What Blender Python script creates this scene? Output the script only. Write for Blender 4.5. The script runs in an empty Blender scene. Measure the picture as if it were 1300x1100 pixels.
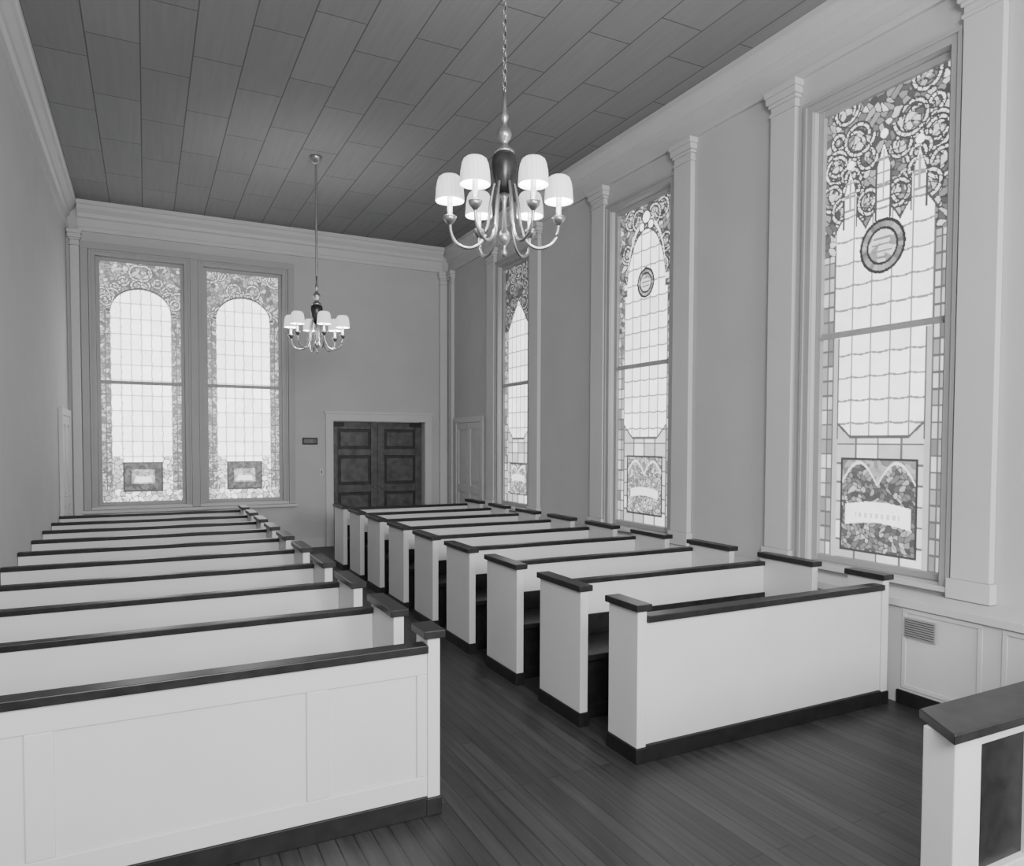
import bpy, numpy as np, math, random
from mathutils import Vector, Matrix
sc=bpy.context.scene
sc.view_settings.view_transform='AgX'
random.seed(3)
# ------------------------------------------------------------ materials
def newmat(n):
    m=bpy.data.materials.new(n);m.use_nodes=True
    return m,m.node_tree,m.node_tree.nodes,m.node_tree.links,m.node_tree.nodes['Principled BSDF']
def paint(n,v,rough=.5,noise=.04,scale=3.,metal=0.,spec=.4,bump=0.):
    m,t,N,L,b=newmat(n)
    tc=N.new('ShaderNodeTexCoord');nz=N.new('ShaderNodeTexNoise');nz.inputs['Scale'].default_value=scale;nz.inputs['Detail'].default_value=4
    cr=N.new('ShaderNodeValToRGB');lo=v*(1-noise);hi=v*(1+noise)
    cr.color_ramp.elements[0].position=.3;cr.color_ramp.elements[1].position=.7
    cr.color_ramp.elements[0].color=(lo,lo,lo,1);cr.color_ramp.elements[1].color=(hi,hi,hi,1)
    L.new(tc.outputs['Object'],nz.inputs['Vector']);L.new(nz.outputs['Fac'],cr.inputs['Fac']);L.new(cr.outputs['Color'],b.inputs['Base Color'])
    b.inputs['Roughness'].default_value=rough;b.inputs['Metallic'].default_value=metal;b.inputs['Specular IOR Level'].default_value=spec
    if bump:
        bp=N.new('ShaderNodeBump');bp.inputs['Strength'].default_value=bump;bp.inputs['Distance'].default_value=.01
        n2=N.new('ShaderNodeTexNoise');n2.inputs['Scale'].default_value=60;L.new(tc.outputs['Object'],n2.inputs['Vector'])
        L.new(n2.outputs['Fac'],bp.inputs['Height']);L.new(bp.outputs['Normal'],b.inputs['Normal'])
    return m
def boards(n,c1,c2,cm,width,length,mortar,rough,grain=0.,spec=.4):
    m,t,N,L,b=newmat(n)
    tc=N.new('ShaderNodeTexCoord');mp=N.new('ShaderNodeMapping');mp.inputs['Rotation'].default_value=(0,0,math.radians(90))
    br=N.new('ShaderNodeTexBrick');br.offset=.37;br.offset_frequency=2
    br.inputs['Color1'].default_value=(c1,)*3+(1,);br.inputs['Color2'].default_value=(c2,)*3+(1,);br.inputs['Mortar'].default_value=(cm,)*3+(1,)
    br.inputs['Scale'].default_value=1;br.inputs['Brick Width'].default_value=length;br.inputs['Row Height'].default_value=width
    br.inputs['Mortar Size'].default_value=mortar;br.inputs['Mortar Smooth'].default_value=.3;br.inputs['Bias'].default_value=0
    L.new(tc.outputs['Object'],mp.inputs['Vector']);L.new(mp.outputs['Vector'],br.inputs['Vector'])
    src=br.outputs['Color']
    if grain:
        mp2=N.new('ShaderNodeMapping');mp2.inputs['Scale'].default_value=(26,1.4,1);nz=N.new('ShaderNodeTexNoise');nz.inputs['Scale'].default_value=1;nz.inputs['Detail'].default_value=5
        L.new(tc.outputs['Object'],mp2.inputs['Vector']);L.new(mp2.outputs['Vector'],nz.inputs['Vector'])
        mr=N.new('ShaderNodeMapRange');mr.inputs['From Min'].default_value=.3;mr.inputs['From Max'].default_value=.7;mr.inputs['To Min'].default_value=1-grain;mr.inputs['To Max'].default_value=1+grain
        L.new(nz.outputs['Fac'],mr.inputs['Value'])
        mx=N.new('ShaderNodeVectorMath');mx.operation='SCALE';L.new(br.outputs['Color'],mx.inputs[0]);L.new(mr.outputs['Result'],mx.inputs['Scale']);src=mx.outputs[0]
    L.new(src,b.inputs['Base Color']);b.inputs['Roughness'].default_value=rough;b.inputs['Specular IOR Level'].default_value=spec
    return m
M_wall=paint('wall_paint',.50,.8,.03,2.,bump=.1)
M_trim=paint('trim_paint',.57,.5,.02,3.)
M_case=paint('window_casing_paint',.38,.5,.03,3.)
M_white=paint('pew_white_paint',.62,.42,.03,2.5)
M_dark=paint('dark_stained_wood',.018,.35,.35,14.,spec=.35)
M_darkb=paint('dark_base_wood',.013,.5,.3,14.)
M_door=paint('door_wood',.08,.4,.4,9.)
M_door_shade=paint('door_wood_recess_shade',.028,.5,.4,9.)  # darker copy of the door wood, recess shade put into the colour
M_brass=paint('polished_brass',.42,.28,.1,20.,metal=.9)
M_bronze=paint('dark_bronze',.05,.3,.3,18.,metal=.6)
M_grille=paint('grille_metal',.30,.5,.1,8.)
M_floor=boards('floor_boards',.030,.048,.017,.085,1.7,.004,.42,.28,.35)
M_ceil=boards('ceiling_planks',.245,.272,.12,.44,1.25,.007,.8,.05,.2)
def shade_mat():
    m,t,N,L,b=newmat('lamp_shade_fabric')
    tc=N.new('ShaderNodeTexCoord');w=N.new('ShaderNodeTexWave');w.inputs['Scale'].default_value=14
    L.new(tc.outputs['Object'],w.inputs['Vector']);cr=N.new('ShaderNodeValToRGB')
    cr.color_ramp.elements[0].color=(.66,.66,.66,1);cr.color_ramp.elements[1].color=(.75,.75,.75,1)
    L.new(w.outputs['Fac'],cr.inputs['Fac']);L.new(cr.outputs['Color'],b.inputs['Base Color']);L.new(cr.outputs['Color'],b.inputs['Emission Color'])
    b.inputs['Emission Strength'].default_value=1.3;b.inputs['Roughness'].default_value=.8
    m.cycles.emission_sampling='NONE'
    return m
M_shade=shade_mat()
def glass_mat():
    m,t,N,L,b=newmat('stained_glass')
    a=N.new('ShaderNodeAttribute');a.attribute_name='pane'
    nz=N.new('ShaderNodeTexNoise');nz.inputs['Scale'].default_value=9;tc=N.new('ShaderNodeTexCoord');L.new(tc.outputs['Object'],nz.inputs['Vector'])
    mr=N.new('ShaderNodeMapRange');mr.inputs['To Min'].default_value=.85;mr.inputs['To Max'].default_value=1.15;L.new(nz.outputs['Fac'],mr.inputs['Value'])
    mx=N.new('ShaderNodeVectorMath');mx.operation='SCALE';L.new(a.outputs['Color'],mx.inputs[0]);L.new(mr.outputs['Result'],mx.inputs['Scale'])
    L.new(mx.outputs[0],b.inputs['Emission Color']);b.inputs['Emission Strength'].default_value=3.0  # daylight behind the glass is put in as a glow of the panes
    b.inputs['Base Color'].default_value=(.05,.05,.05,1);b.inputs['Roughness'].default_value=.3
    m.cycles.emission_sampling='NONE'
    return m
M_glass=glass_mat()
# ------------------------------------------------------------ mesh builder
class MB:
    def __init__(s): s.v=[];s.f=[];s.m=[];s.sm=[]
    def box(s,x0,x1,y0,y1,z0,z1,mat):
        if x0>x1:x0,x1=x1,x0
        if y0>y1:y0,y1=y1,y0
        n=len(s.v)
        s.v+=[(x,y,z) for z in(z0,z1) for x,y in((x0,y0),(x1,y0),(x1,y1),(x0,y1))]
        for q in((3,2,1,0),(4,5,6,7),(0,1,5,4),(1,2,6,5),(2,3,7,6),(3,0,4,7)):
            s.f.append(tuple(n+i for i in q));s.m.append(mat);s.sm.append(False)
        return s
    def lathe(s,prof,cx,cy,cz,mat,seg=20,caps=True):
        n=len(s.v)
        for r,z in prof:
            for k in range(seg):
                a=2*math.pi*k/seg;s.v.append((cx+r*math.cos(a),cy+r*math.sin(a),cz+z))
        for i in range(len(prof)-1):
            for k in range(seg):
                k2=(k+1)%seg
                s.f.append((n+i*seg+k,n+i*seg+k2,n+(i+1)*seg+k2,n+(i+1)*seg+k));s.m.append(mat);s.sm.append(True)
        if caps:
            s.f.append(tuple(n+k for k in range(seg))[::-1]);s.m.append(mat);s.sm.append(False)
            o=n+(len(prof)-1)*seg;s.f.append(tuple(o+k for k in range(seg)));s.m.append(mat);s.sm.append(False)
    def tube(s,pts,r,mat,seg=8,closed=False):
        P=[Vector(p) for p in pts];n0=len(s.v);n=len(P)
        for i,p in enumerate(P):
            a=P[i-1] if (i>0 or closed) else p;b=P[(i+1)%n] if (i<n-1 or closed) else p
            t=(b-a).normalized();up=Vector((0,0,1)) if abs(t.z)<.95 else Vector((1,0,0))
            u=t.cross(up).normalized();w=t.cross(u)
            rr=r[i] if isinstance(r,(list,tuple)) else r
            for k in range(seg):
                an=2*math.pi*k/seg;s.v.append(tuple(p+u*rr*math.cos(an)+w*rr*math.sin(an)))
        for i in range(n if closed else n-1):
            j=(i+1)%n
            for k in range(seg):
                k2=(k+1)%seg;s.f.append((n0+i*seg+k,n0+i*seg+k2,n0+j*seg+k2,n0+j*seg+k));s.m.append(mat);s.sm.append(True)
    def extr(s,prof,axis,a0,a1,mat):
        n=len(s.v);k=len(prof)
        for a in(a0,a1):
            for p,z in prof: s.v.append((p,a,z) if axis=='y' else (a,p,z) if axis=='x' else (p,z,a))
        for i in range(k):
            j=(i+1)%k;s.f.append((n+i,n+j,n+k+j,n+k+i));s.m.append(mat);s.sm.append(False)
        s.f.append(tuple(range(n,n+k)));s.f.append(tuple(range(n+k,n+2*k))[::-1]);s.m+=[mat,mat];s.sm+=[False,False]
    def obj(s,name,bevel=0,parent=None):
        me=bpy.data.meshes.new(name);me.from_pydata(s.v,[],s.f)
        used=[];
        for m in s.m:
            if m not in used: used.append(m)
        for m in used: me.materials.append(m)
        me.polygons.foreach_set('material_index',[used.index(m) for m in s.m])
        me.polygons.foreach_set('use_smooth',s.sm);me.update()
        import bmesh
        bm=bmesh.new();bm.from_mesh(me);bmesh.ops.recalc_face_normals(bm,faces=bm.faces);bm.to_mesh(me);bm.free()
        o=bpy.data.objects.new(name,me);bpy.context.collection.objects.link(o)
        if bevel:
            b=o.modifiers.new('bevel','BEVEL');b.width=bevel;b.segments=2;b.limit_method='ANGLE';b.angle_limit=math.radians(50)
        if parent:o.parent=parent
        return o
def empty(name,loc=(0,0,0)):
    e=bpy.data.objects.new(name,None);e.location=loc;e.empty_display_size=.2;bpy.context.collection.objects.link(e);return e
# ------------------------------------------------------------ dimensions
XL,XR,D,ZC=-1.03,5.15,12.79,5.47
YF=-2.6
T=.3
RW=[(3.28,4.37),(6.35,7.39),(9.63,10.56)]
FW=[(-.61,.53),(.92,2.05)]
ZB,ZT,ZM=.89,4.64,2.77
mg=.05
DO=(2.95,4.66,2.22)
def wall_holes(name,axis,face,back,u0,u1,holes,mat):
    mb=MB();us=sorted(set([u0,u1]+[h for H in holes for h in H[:2]]))
    for a,b in zip(us[:-1],us[1:]):
        c=(a+b)/2;hs=sorted([(H[2],H[3]) for H in holes if H[0]<c<H[1]]);z=0
        segs=[]
        for h0,h1 in hs:
            if h0>z: segs.append((z,h0))
            z=h1
        segs.append((z,ZC))
        for s0,s1 in segs:
            if axis=='y': mb.box(face,back,a,b,s0,s1,mat)
            else: mb.box(a,b,face,back,s0,s1,mat)
    return mb.obj(name)
wall_holes('wall_right','y',XR,XR+T,YF,D+T,[(a-mg,b+mg,ZB-mg,ZT+mg) for a,b in RW],M_wall)
wall_holes('wall_far','x',D,D+T,XL,XR,[(a-mg,b+mg,ZB-mg,ZT+mg) for a,b in FW]+[(DO[0],DO[1],0,DO[2])],M_wall)
wall_holes('wall_left','y',XL-T,XL,YF,D+T,[],M_wall)
MB().box(XL-T,XR+T,YF,D+T,-.2,0,M_floor).obj('floor')
MB().box(XL-T,XR+T,YF,D+T,ZC,ZC+.2,M_ceil).obj('ceiling')
def prof(face,s):
    P=[(0,5.03),(.035,5.03),(.035,5.09),(.02,5.10),(.02,5.22),(.05,5.24),(.06,5.29),(.11,5.35),(.13,5.40),(.15,5.41),(.15,ZC-.002),(0,ZC-.002)]
    return [(face+s*p,z) for p,z in P]
TN=[0]
def trim(): TN[0]+=1;return 'trim_%d'%TN[0]
mb=MB();mb.extr(prof(XR,-1),'y',YF,D,M_trim);mb.obj(trim())
mb=MB();mb.extr(prof(XL,1),'y',YF,D,M_trim);mb.obj(trim())
mb=MB();mb.extr(prof(D,-1),'x',XL+.15,XR-.15,M_trim);mb.obj(trim())
def pilaster(axis,face,s,a,b,z0):
    mb=MB()
    def B(o,u0,u1,z0,z1,o0=0.001):
        if axis=='y': mb.box(face+s*o0,face+s*o,u0,u1,z0,z1,M_trim)
        else: mb.box(u0,u1,face+s*o0,face+s*o,z0,z1,M_trim)
    B(.06,a,b,z0+.14,4.80);B(.08,a-.02,b+.02,z0,z0+.14)
    B(.072,a-.010,b+.010,4.80,4.825);B(.06,a,b,4.825,4.88);B(.075,a-.015,b+.015,4.88,4.91);B(.095,a-.03,b+.03,4.91,4.97);B(.11,a-.04,b+.04,4.97,5.028)
    return mb.obj(trim(),.006)
for i,(a,b) in enumerate(RW):
    pilaster('y',XR,-1,a-.42,a-.15,.76);e=.07 if i==0 else 0;pilaster('y',XR,-1,b+.14+e,b+.42+e,.76)
pilaster('y',XR,-1,D-.28,D-.12,.0)
pilaster('x',D,-1,XL+.05,XL+.17,0.)
pilaster('x',D,-1,XR-.2,XR-.05,.0)
# ------------------------------------------------------------ stained glass
def voro(U,V,cell,seed,w,H):
    rng=np.random.RandomState(seed);nx=int(w/cell)+3;ny=int(H/cell)+3
    gx,gy=np.meshgrid(np.arange(nx),np.arange(ny))
    px=(-w/2-cell+cell*(gx+.15+.7*rng.rand(ny,nx)));py=(-cell+cell*(gy+.15+.7*rng.rand(ny,nx)));rv=rng.rand(ny,nx)
    ci=np.clip(((U+w/2+cell)/cell).astype(int),0,nx-1);cj=np.clip(((V+cell)/cell).astype(int),0,ny-1)
    f1=np.full(U.shape,9.);f2=np.full(U.shape,9.);val=np.zeros(U.shape)
    for dj in(-1,0,1):
        for di in(-1,0,1):
            a=np.clip(ci+di,0,nx-1);b=np.clip(cj+dj,0,ny-1)
            d=np.hypot(U-px[b,a],V-py[b,a]);dup=(a!=ci+di)|(b!=cj+dj);d=np.where(dup,9.,d)
            less=d<f1;f2=np.where(less,f1,np.minimum(f2,d));val=np.where(less,rv[b,a],val);f1=np.where(less,d,f1)
    return val,f2-f1
def hashv(a,b,s=0): 
    x=np.sin(a*127.1+b*311.7+s*74.7)*43758.5453;return x-np.floor(x)
def mdist(x,p): 
    r=np.mod(x,p);return np.minimum(r,p-r)
def pane_values(kind,U,V,w,H):
    au=np.abs(U);LW=.0085;LEAD=.14
    Ud=U+.02*np.sin(V*31+U*9);Vd=V+.02*np.sin(U*27+V*7)
    vo,ed=voro(Ud,Vd,.085,kind*7+1,w,H)
    vs_,es=voro(Ud,Vd,.062,kind*11+2,w,H)
    ncol=5 if kind<3 else 6
    bw=.115 if kind<3 else .14
    iw=w/2-bw
    cw=2*iw/ncol;rh=.19 if kind<2 else .24
    ui=U+iw;col=np.floor(ui/cw)
    if kind>=3:
        li=np.round(ui/cw);par=np.where(np.mod(li,2)==0,1,-1)
        lead=(np.abs(ui-li*cw-.006*np.cos(2*math.pi*V/rh)*par)<LW)
        lead|=(mdist(V,rh)<LW)
        row=np.floor(V/rh)
    else:
        vv=V+.012*np.abs(np.sin(math.pi*ui/cw));row=np.floor(vv/rh)
        lead=(mdist(ui,cw)<LW)|(mdist(vv,rh)<LW)
        cu=(col+.5)*cw-ui;cv_=(row+.5)*rh-vv
        k=(np.abs(cu)/(cw/2))**6+(np.abs(cv_)/(rh/2))**6;lead|=k>1.15
    if kind>=3:
        cu=(col+.5)*cw-ui;cv_=(row+.5)*rh-V
        k=(np.abs(cu)/(cw/2))**3+(np.abs(cv_)/(rh/2))**3;lead|=k>1.25
    val=.84+.14*hashv(col,row)
    val=np.where(lead,.50 if kind>=3 else .34,val)
    inb=au>w/2-bw
    ph=.125 if kind<3 else .155
    seg=np.floor(V/ph);bv=.26+.42*hashv(seg,np.sign(U)*3.+np.floor((w/2-au)/(bw/2)),kind)
    if kind>=3: bv=.22+.42*vs_;bv=np.where(es<.009,.2,bv)
    if kind in(1,2): bv=np.where(V>1.9,.2+.42*vs_,bv)
    bl=(mdist(V,ph)<LW)|(np.abs(au-(w/2-bw))<LW*1.2)|(np.abs(au-(w/2-bw/2))<LW*.8)
    bv=np.where(bl,LEAD+.06,bv);val=np.where(inb,bv,val)
    if kind==0:
        vc=2.72+.16*np.abs(np.sin(math.pi*(au-.15)/.30))
        for c0,top in((0,3.36),(.30,3.22)):
            t=np.abs(au-c0);hh=np.where(t<.062,top-.28*(t/.062)*.75,0);vc=np.maximum(vc,hh)
    elif kind==1: vc=2.75+.72*np.sqrt(np.clip(1-(au/.36)**2,0,1))
    elif kind==2: vc=2.75+.45*np.clip(1-au/.35,0,1)
    else: vc=3.0+.36*np.sqrt(np.clip(1-(au/.42)**2,0,1))
    can=(V>vc)|((V>(2.55 if kind==0 else 2.3))&inb&(kind<2))
    cv=np.where(vs_<.55,.12+.26*vs_/.55,.36+.36*(vs_-.55)/.45)
    rng=np.random.RandomState(40+kind)
    for j in range(16 if kind<2 else 10):
        sx=rng.rand()*(w/2-.03);cy=2.9+rng.rand()*.85;r=.07+.08*rng.rand()
        d=np.hypot(au-sx,V-cy);an=np.arctan2(V-cy,au-sx);rr=r*(1-.35*(an+math.pi)/math.pi/2)
        cv=np.where(np.abs(d-rr)<.010,.74,cv);cv=np.where(np.abs(np.abs(d-rr)-.018)<.008,.12,cv)
        cv=np.where(d<r*.25,.62,cv)
    if kind==2: cv*=.5
    if kind==1: cv*=.88
    if kind>=3: cv=cv*.75+.12
    cv=np.where(es<.008,.12 if kind<3 else .2,cv);val=np.where(can,cv,val)
    g=np.abs(V-vc);val=np.where((g<.016)&(au<w/2-bw*.6),.14,val)
    if kind==1:
        g2=np.abs(V-vc-.10);val=np.where((g2<.03)&(au<.42),.78,val)
        for (a,b,r) in((0,3.60,.075),(-.085,3.5,.055),(.085,3.5,.055)):
            val=np.where(np.hypot(U-a,V-b)<r,.9,val);val=np.where(np.abs(np.hypot(U-a,V-b)-r)<.01,.14,val)
    if kind==0:
        for c0,top in((0,3.3),(.30,3.15)):
            t=np.abs(au-c0);z=(np.abs(t-.062)<.009)&(V>2.75)&(V<top-.15);val=np.where(z,.14,val)
            z=(t<.05)&(mdist(V-2.9,.11)<.009)&(V>2.85)&(V<top);val=np.where(z,.32,val)
            z=(t<.009)&(V>2.9)&(V<top);val=np.where(z,.4,val)
            val=np.where(np.hypot(t,V-top-.12)<.035,.9,val)
    if kind<2:
        cy=2.54 if kind==0 else 2.84;R=.19 if kind==0 else .15
        d=np.hypot(U,(V-cy)/1.08);an=np.arctan2(V-cy,U)
        ring=.22+.26*hashv(np.floor(an*5),0*an);val=np.where(d<R,ring,val)
        val=np.where(d<R*.68,.66-.3*(vo>.5),val);val=np.where((np.abs(d-R)<.012)|(np.abs(d-R*.68)<.010),.08,val)
        val=np.where((d<R*.5)&(mdist(V,.05)<.008),.3,val)
    if kind<3:
        fb=1.02+.16*np.clip((au-(iw-.17))/.17,0,1)
        z=(V<fb)&(~inb);s2=np.floor(V/.16);c2=np.floor((U+3)/.2)
        zz=.48+.28*hashv(s2,c2,5);zz=np.where((mdist(V,.16)<LW)|(mdist(U,.2)<LW),LEAD+.08,zz);val=np.where(z,zz,val)
        val=np.where((np.abs(V-fb)<.014)&(~inb),.18,val)
        if kind==0:
            side=(au>iw-.045)&(au<iw)&(V<1.85);val=np.where(side,.5,val);val=np.where((np.abs(au-(iw-.045))<.008)&(V<1.85)&(V>1.),.2,val)
    if kind==0: x1,p0,p1=.335,.08,.84
    elif kind==1: x1,p0,p1=.33,.12,.80
    elif kind==2: x1,p0,p1=.28,.14,.62
    else: x1,p0,p1=.27,.17,.62
    inp=(au<x1)&(V>p0)&(V<p1)
    v3,e3=voro(Ud,Vd,.042,kind*5+9,w,H)
    pv=.14+.40*v3**1.5
    if kind==1: pv=.26+.4*v3
    if kind==2: pv=.30+.42*v3
    pv=np.where(e3<.006,.13,pv)
    dv=(V-p0)/(p1-p0)
    if kind==0:
        arc=p0+(p1-p0)*(.72+.24*np.abs(np.sin(au/x1*math.pi)))
        pv=np.where((V>arc),.24+.26*v3,pv);pv=np.where(np.abs(V-arc)<.012,.75,pv)
        pv=np.where((np.abs(V-(p0+.30+.03*np.cos(U*6)))<.085)&(au<x1*.86),.86,pv)
        pv=np.where((np.abs(V-(p0+.30))<.022)&(au<x1*.6)&(mdist(U,.05)<.012),.6,pv)
    if kind in(1,2):
        arc=p0+(p1-p0)*(.70+.22*np.abs(np.sin(au/x1*math.pi)));pv=np.where(np.abs(V-arc)<.014,.75,pv)
        pv=np.where((np.abs(V-(p0+.24+.03*np.cos(U*6)))<.05)&(au<x1*.8),.78,pv)
    if kind>=3:
        pv=.12+.13*v3;pv=np.where((au<x1*.62)&(dv>.25)&(dv<.75),.3+.35*v3,pv);pv=np.where((au<x1*.5-.15*(dv-.3))&(dv>.3)&(dv<.5),.85,pv)
        z=((V<.72)&(au>x1)&(~inb))|(V<p0);val=np.where(z,.4+.4*vo,val);val=np.where(z&(ed<.01),.2,val)
    val=np.where(inp,pv,val)
    fr=((np.abs(au-x1)<.011)&(V>p0-.01)&(V<p1+.01))|((au<x1)&((np.abs(V-p0)<.011)|(np.abs(V-p1)<.011)))
    val=np.where(fr,.1,val)
    if kind>=3: val=np.where(~inp&~can&~inb,val*1.22,val)  # stronger backlight of the far windows put into the pane values
    return val**1.7
def make_glass(name,kind,axis,pos,u0,u1,flip,parent):
    w=u1-u0;H=ZT-ZB;st=.0066 if kind==0 else .008;nx=int(w/st);ny=int(H/st)
    us=np.linspace(0,w,nx+1);vs=np.linspace(0,H,ny+1);UU,VV=np.meshgrid(us,vs)
    val=pane_values(kind,(UU-w/2)*(-1 if flip else 1),VV,w,H).astype(np.float32)
    A=UU+u0;Z=VV+ZB
    co=np.stack([np.full_like(A,pos),A,Z] if axis=='y' else [A,np.full_like(A,pos),Z],-1).reshape(-1,3)
    i=np.arange(ny)[:,None]*(nx+1)+np.arange(nx)[None,:]
    q=np.stack([i,i+1,i+nx+2,i+nx+1],-1).reshape(-1,4)
    me=bpy.data.meshes.new(name);me.vertices.add(len(co));me.vertices.foreach_set('co',co.ravel().astype(np.float32))
    me.loops.add(q.size);me.loops.foreach_set('vertex_index',q.ravel().astype(np.int32))
    me.polygons.add(len(q));me.polygons.foreach_set('loop_start',np.arange(0,q.size,4,dtype=np.int32));me.polygons.foreach_set('loop_total',np.full(len(q),4,dtype=np.int32))
    me.update(calc_edges=True)
    at=me.attributes.new('pane','FLOAT_COLOR','POINT');c=np.ones((len(co),4),np.float32);c[:,:3]=val.reshape(-1,1);at.data.foreach_set('color',c.ravel())
    me.materials.append(M_glass);o=bpy.data.objects.new(name,me);bpy.context.collection.objects.link(o);o.parent=parent
    return o
def window(n,kind,axis,face,s,u0,u1):
    root=empty('window_%d'%n)
    make_glass('stained_glass',kind,axis,face+s*.09,u0,u1,axis=='y',root)
    mb=MB()
    def B(o0,o1,a,b,z0,z1,m=M_case):
        if axis=='y': mb.box(face+s*o0,face+s*o1,a,b,z0,z1,m)
        else: mb.box(a,b,face+s*o0,face+s*o1,z0,z1,m)
    e=.002
    for a,b in((u0-mg+e,u0+.005),(u1-.005,u1+mg-e)): B(.05,.13,a,b,ZB-mg+e,ZT+mg-e)
    B(.052,.128,u0+.005,u1-.005,ZB-mg+e,ZB+.005);B(.052,.128,u0+.005,u1-.005,ZT-.005,ZT+mg-e)
    B(.06,.12,u0+.005,u1-.005,ZM-.02,ZM+.025);B(.04,.06,u0+.005,u1-.005,ZM-.03,ZM+.0)
    mb.obj('sash_frame',.003,root)
    mb=MB()
    for a,b in((u0-.13,u0-mg),(u1+mg,u1+.13)): B(-.028,-e,a,b,ZB-.06,ZT+.13)
    for a,b in((u0-.135,u0-.105),(u1+.105,u1+.135)): B(-.045,-.028,a,b,ZB-.06,ZT+.105)
    B(-.028,-e,u0-mg,u1+mg,ZT+mg,ZT+.13);B(-.045,-.028,u0-.135,u1+.135,ZT+.105,ZT+.135)
    B(-.06,-e,u0-.135,u1+.135,ZB-.10,ZB-.06,M_trim)
    mb.obj('casing',.003,root)
for i,(a,b) in enumerate(RW): window(i+1,i,'y',XR,1,a,b)
for i,(a,b) in enumerate(FW): window(i+4,3+i,'x',D,1,a,b)
mb=MB();a0,a1=FW[0][0],FW[1][1];z1=ZT+.137
for x0,x1 in((a0-.24,a0-.14),(a1+.14,a1+.24)): mb.box(x0,x1,D-.05,D-.002,.786,z1,M_case)
mb.box(a0-.24,a1+.24,D-.05,D-.002,z1,z1+.1,M_case);mb.box(FW[0][1]+.137,FW[1][0]-.137,D-.045,D-.002,.79,z1,M_case)
mb.box(a0-.27,a1+.27,D-.09,D-.002,.735,.785,M_trim);mb.obj(trim(),.004)
# radiator enclosure / sill ledge along right wall
mb=MB();xe=4.79;ye=11.05
mb.box(xe,XR-.002,YF,ye,.0,.70,M_trim);mb.box(xe-.03,XR-.002,YF,ye,.70,.755,M_trim)
for a,b in((1.0,2.6),(2.72,3.27),(3.9,6.0)): 
    mb.box(xe-.010,xe,a,b,.66,.69,M_trim);mb.box(xe-.010,xe,a,b,.12,.15,M_trim);mb.box(xe-.010,xe,a,a+.03,.15,.66,M_trim);mb.box(xe-.010,xe,b-.03,b,.15,.66,M_trim)
mb.box(xe-.02,xe-.001,3.02,3.25,.49,.63,M_grille)
for k in range(8): mb.box(xe-.026,xe-.02,3.03,3.24,.502+k*.016,.507+k*.016,M_bronze)
mb.box(xe-.018,xe-.001,YF,3.3,0,.10,M_darkb)
mb.obj('radiator_enclosure',.004)
MB().box(XL+.002,XL+.02,YF,3.28,0,.14,M_darkb).obj('baseboard_left')
mb=MB();mb.box(XL+.22,DO[0]-.16,D-.02,D-.002,0,.16,M_trim);mb.box(DO[1]+.14,XR-.25,D-.02,D-.002,0,.16,M_trim);mb.obj('baseboard_far')
# ------------------------------------------------------------ doors
def panelleaf(B,a,b,z,rails,st,m,d0=0.,d1=.025,d2=.014):
    for u0,u1 in((a,a+st),(b-st,b)): B(d0,d1,u0,u1,.01,z,m)
    for z0,z1 in rails: B(d0,d1,a+st,b-st,z0,z1,m)
    for (p,q),(r,s_) in zip(rails[:-1],rails[1:]): B(d0,d2,a+st+.05,b-st-.05,q+.05,r-.05,m)
root=empty('door_1')
mb=MB();yd=D+.2;xm=(DO[0]+DO[1])/2
B=lambda o0,o1,u0,u1,z0,z1,m: mb.box(u0,u1,yd-o0,yd-o1,z0,z1,m)
for x0,x1 in((DO[0]+.004,xm-.006),(xm+.006,DO[1]-.004)):
    mb.box(x0,x1,yd,yd+.04,.01,DO[2]-.004,M_door_shade)
    panelleaf(B,x0,x1,DO[2]-.004,[(.01,.2),(.93,1.07),(1.60,1.72),(2.08,DO[2]-.004)],.12,M_door,0,.035,.025)
mb.obj('door_leaves',.006,root)
mb=MB()
for x in(xm-.07,xm+.07): mb.lathe([(.012,0),(.028,.01),(.028,.03),(.012,.045)],x,yd-.07,1.0,M_brass,12)
for x in(DO[0]+.03,DO[1]-.23): mb.box(x,x+.2,yd-.09,yd-.037,2.13,2.2,M_darkb)
mb.obj('door_hardware',0,root)
mb=MB()
for x0,x1 in((DO[0]-.13,DO[0]-.001),(DO[1]+.001,DO[1]+.13)): mb.box(x0,x1,D-.035,D-.001,0,DO[2]+.13,M_trim)
mb.box(DO[0]-.001,DO[1]+.001,D-.034,D-.001,DO[2]+.001,DO[2]+.13,M_trim);mb.box(DO[0]-.16,DO[1]+.16,D-.06,D-.001,DO[2]+.13,DO[2]+.17,M_trim)
for x0,x1 in((DO[0]+.0005,DO[0]+.003),(DO[1]-.003,DO[1]-.0005)): mb.box(x0,x1,D,yd-.037,0,DO[2]-.001,M_white)
mb.obj('door_casing',.0,root)
def side_door(n,face,s,a,b,xo=0.):
    global mb
    root=empty('door_%d'%n);mb=MB();z=2.2
    B=lambda o0,o1,u0,u1,z0,z1,m: mb.box(face+s*o0,face+s*o1,u0,u1,z0,z1,m)
    B(.002,.02,a,b,.01,z,M_trim);mid=(a+b)/2
    for p,q in((a,mid-.003),(mid+.003,b)): panelleaf(B,p,q,z,[(.01,.2),(.95,1.08),(2.08,z)],.08,M_trim,.02,.038,.03)
    for u0,u1 in((a-.1,a-.003),(b+.003,b+.1)): B(.002,.05,u0,u1,.0,z+.1,M_trim)
    B(.002,.05,a-.003,b+.003,z+.003,z+.1,M_trim)
    mb.obj('panelled_leaf',.003,root)
side_door(2,XL,1,11.35,12.4)
side_door(3,XR,-1,11.25,12.3)
mb=MB();mb.box(2.42,2.68,D-.02,D-.001,1.80,1.92,M_darkb);mb.box(2.44,2.66,D-.024,D-.02,1.82,1.90,M_bronze);mb.obj('wall_plaque',.003)
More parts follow.
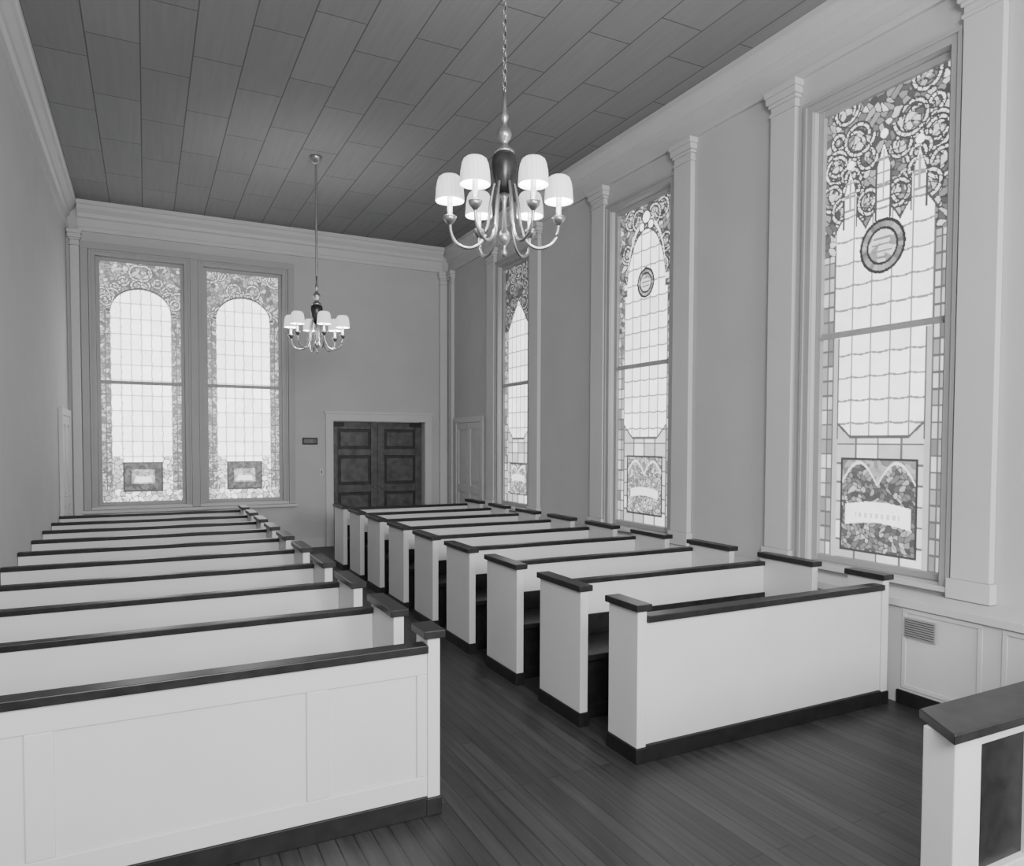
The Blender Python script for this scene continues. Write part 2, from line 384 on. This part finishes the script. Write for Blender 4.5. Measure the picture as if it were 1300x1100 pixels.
mb=MB();mb.box(2.71,2.78,D-.012,D-.001,1.26,1.38,M_trim);mb.box(2.738,2.752,D-.02,D-.012,1.30,1.34,M_darkb);mb.obj('light_switch')
# ------------------------------------------------------------ pews
HP,HR=.93,.86
def endpanel(mb,xa,xb,y0,y1):
    mb.box(xa,xb,y0,y1,.09,HP-.04,M_white)
    mb.box(xa-.008,xb+.008,y0-.008,y1+.008,0,.09,M_darkb)
    mb.box(xa-.022,xb+.022,y0-.022,y1+.015,HP-.04,HP,M_dark)
def pew(xa,xb,yb,depth,wallend=True):
    mb=MB();t=.06
    if wallend:
        endpanel(mb,xa,xa+t,yb-depth,yb);endpanel(mb,xb-t,xb,yb-depth,yb);i0,i1=xa+t+.001,xb-t-.001
    else:
        endpanel(mb,xb-t,xb,yb-depth,yb);i0,i1=xa,xb-t-.001
    mb.box(i0,i1,yb-.045,yb-.001,.09,HR-.035,M_white);mb.box(i0,i1,yb-.05,yb,.0,.09,M_darkb)
    mb.box(i0,i1,yb-.06,yb+.01,HR-.035,HR,M_dark)
    mb.box(i0,i1,yb-.062,yb-.045,.45,.60,M_dark)
    mb.box(i0,i1,yb-depth+.04,yb-.045,.41,.45,M_dark)
    mb.box(i0,i1,yb-depth+.1,yb-depth+.125,.09,.41,M_dark)
    mb.box(i0,i1,yb-depth+.1,yb-depth+.125,.0,.09,M_darkb)
    mb.box(i0,i1,yb,yb+.05,.50,.52,M_dark);mb.box(i0,i1,yb+.05,yb+.062,.50,.60,M_dark)
    return mb.obj('church_pew',.004)
YS=3.32
for k in range(8): pew(2.50,4.70,4.47+.90*k,.54)
for k in range(9): pew(XL+.004,1.27,4.27+.86*k,.45,False)
def screen(xa,xb,stiles,ret):
    mb=MB();t=.065
    endpanel(mb,xb-t,xb,YS,YS+ret);i0,i1=xa,xb-t-.001
    if not stiles: endpanel(mb,xa,xa+t,YS,YS+ret);i0=xa+t+.001
    mb.box(i0,i1,YS+.012,YS+.05,.1,HR-.04,M_white);mb.box(i0,i1,YS-.004,YS+.055,0,.10,M_darkb);mb.box(i0,i1,YS-.02,YS+.075,HR-.04,HR,M_dark)
    if stiles:
        mb.box(i0,i1,YS+.002,YS+.012,.71,HR-.04,M_white);mb.box(i0,i1,YS+.002,YS+.012,.1,.2,M_white)
        for a,b in stiles: mb.box(max(a,i0),min(b,i1),YS+.002,YS+.012,.2,.71,M_white)
    return mb.obj('pew_front_screen',.004)
screen(2.50,4.70,[],.29);screen(XL+.004,1.29,[(-1.03,-.93),(-.44,-.34),(.64,.74),(1.17,1.3)],.17)
# ------------------------------------------------------------ communion rail
mb=MB();xr=xe-.09
mb.extr([(2.64,1.59),(2.78,1.82),(xr,1.84),(xr,1.57)],'z',.745,.785,M_dark)
for j in range(4):
    a=2.73+j*.58;mb.box(a,a+.17,1.64,1.77,.07,.744,M_white);mb.box(a-.012,a+.182,1.628,1.782,0,.069,M_darkb)
    if j<3:
        mb.box(a+.171,a+.579,1.67,1.74,.66,.744,M_white);mb.box(a+.171,a+.579,1.70,1.72,.12,.659,M_dark);mb.box(a+.171,a+.579,1.67,1.74,.0,.12,M_white)  # dark sheet across the open bays, standing in for the shade inside
mb.obj('communion_rail',.005)
# ------------------------------------------------------------ chandeliers
def chandelier(cx,cy,chain):
    root=empty('chandelier')
    mb=MB()
    mb.lathe([(.003,2.98),(.014,2.99),(.02,3.01),(.01,3.035),(.016,3.055),(.03,3.07),(.038,3.10),(.03,3.125),(.014,3.15),(.012,3.30),(.018,3.33),(.03,3.36)],cx,cy,0,M_brass,20)
    mb.lathe([(.03,3.36),(.05,3.40),(.068,3.46),(.078,3.53),(.073,3.58),(.055,3.60)],cx,cy,0,M_bronze,24)
    mb.lathe([(.055,3.60),(.062,3.61),(.045,3.63),(.02,3.65),(.022,3.67),(.038,3.69),(.045,3.715),(.038,3.74),(.02,3.76),(.013,3.78),(.02,3.80),(.026,3.82),(.016,3.85),(.012,3.88),(.010,3.97)],cx,cy,0,M_brass,20)
    RA=.33
    for k in range(6):
        a=math.radians(60*k+30-26.4+90)
        dx,dy=math.cos(a),math.sin(a);P=[]
        ctrl=[(.06,3.42),(.085,3.30),(.10,3.17),(.14,3.07),(.21,3.035),(.285,3.06),(.32,3.12),(.33,3.19)]
        c=[ctrl[0]]+ctrl+[ctrl[-1]]
        for i in range(1,len(c)-2):
            for t in(0,.25,.5,.75):
                q=[.5*(2*c[i][j]+(c[i+1][j]-c[i-1][j])*t+(2*c[i-1][j]-5*c[i][j]+4*c[i+1][j]-c[i+2][j])*t*t+(3*c[i][j]-c[i-1][j]-3*c[i+1][j]+c[i+2][j])*t**3) for j in(0,1)]
                P.append(q)
        P.append(ctrl[-1])
        mb.tube([(cx+dx*r,cy+dy*r,z) for r,z in P],.010,M_brass,8)
        ex,ey=cx+dx*RA,cy+dy*RA
        mb.lathe([(.008,3.17),(.034,3.20),(.042,3.222),(.038,3.226),(.018,3.228),(.016,3.30),(.017,3.34)],ex,ey,0,M_brass,16)
    if chain:
        z=3.98;j=0
        while z<ZC-.08:
            pts=[]
            for q in range(12):
                an=2*math.pi*q/12;ho=.012*math.cos(an);ve=.024*math.sin(an)
                pts.append((cx+(ho if j%2 else 0),cy+(0 if j%2 else ho),z+ve))
            mb.tube(pts,.0032,M_brass,6,True);z+=.037;j+=1
        mb.tube([(cx+.004,cy,3.96),(cx+.004,cy,ZC-.05)],.003,M_bronze,6)
    else:
        mb.tube([(cx,cy,3.96),(cx,cy,ZC-.04)],.015,M_brass,10)
    mb.lathe([(.012,ZC-.10),(.03,ZC-.085),(.06,ZC-.05),(.075,ZC-.02),(.078,ZC-.002)],cx,cy,0,M_brass,24)
    mb.obj('brass_frame',0,root)
    mb=MB()
    for k in range(6):
        a=math.radians(60*k+30-26.4+90)
        ex,ey=cx+math.cos(a)*RA,cy+math.sin(a)*RA
        mb.lathe([(.086,3.315),(.088,3.322),(.086,3.345),(.083,3.39),(.076,3.43),(.066,3.455),(.052,3.466),(.047,3.464),(.060,3.450),(.073,3.427),(.080,3.388),(.083,3.345),(.084,3.32),(.086,3.315)],ex,ey,0,M_shade,28,False)
    mb.obj('lamp_shades',0,root)
    for k in range(6):
        a=math.radians(60*k+30-26.4+90)
        l=bpy.data.lights.new('lamp_bulb','POINT');l.energy=9;l.shadow_soft_size=.02
        o=bpy.data.objects.new('lamp_bulb',l);o.location=(cx+math.cos(a)*RA,cy+math.sin(a)*RA,3.40);o.parent=root;bpy.context.collection.objects.link(o)
chandelier(1.955,3.96,True)
chandelier(1.97,9.40,False)
# ------------------------------------------------------------ lights
w=bpy.data.worlds.new('world');sc.world=w;w.use_nodes=True
w.node_tree.nodes['Background'].inputs['Color'].default_value=(1,1,1,1);w.node_tree.nodes['Background'].inputs['Strength'].default_value=1.3
def area(name,loc,tgt,sx,sy,e):
    l=bpy.data.lights.new(name,'AREA');l.shape='RECTANGLE';l.size=sx;l.size_y=sy;l.energy=e
    o=bpy.data.objects.new(name,l);o.location=loc;o.rotation_euler=(Vector(tgt)-Vector(loc)).to_track_quat('-Z','Y').to_euler();bpy.context.collection.objects.link(o)
area('fill_light',(.2,-1.8,3.6),(3.2,9,2.6),2.0,1.6,340)  # unseen fill lights added behind the camera to brighten the room
area('fill_light',(3.6,-2.0,2.6),(1.5,8,3.8),1.6,1.6,250)
# ------------------------------------------------------------ camera
ya,pi_,ro=[math.radians(a) for a in(26.97,-1.98,.19)]
Fh=Vector((math.sin(ya),math.cos(ya),0));R=Vector((math.cos(ya),-math.sin(ya),0));Up=Vector((0,0,1))
F=Fh*math.cos(pi_)+Up*math.sin(pi_);U2=Up*math.cos(pi_)-Fh*math.sin(pi_)
R3=R*math.cos(ro)+U2*math.sin(ro);U3=U2*math.cos(ro)-R*math.sin(ro)
cam=bpy.data.cameras.new('camera');co=bpy.data.objects.new('camera',cam);bpy.context.collection.objects.link(co)
mt=Matrix.Identity(4)
for i in range(3): mt[i][0]=R3[i];mt[i][1]=U3[i];mt[i][2]=-F[i]
mt.translation=Vector((0,0,1.86));co.matrix_world=mt
cam.sensor_width=36;cam.sensor_fit='HORIZONTAL';cam.lens=914.3/1300*36;cam.shift_x=-.0003;cam.shift_y=42.8/1300
cam.clip_start=.05;sc.camera=co
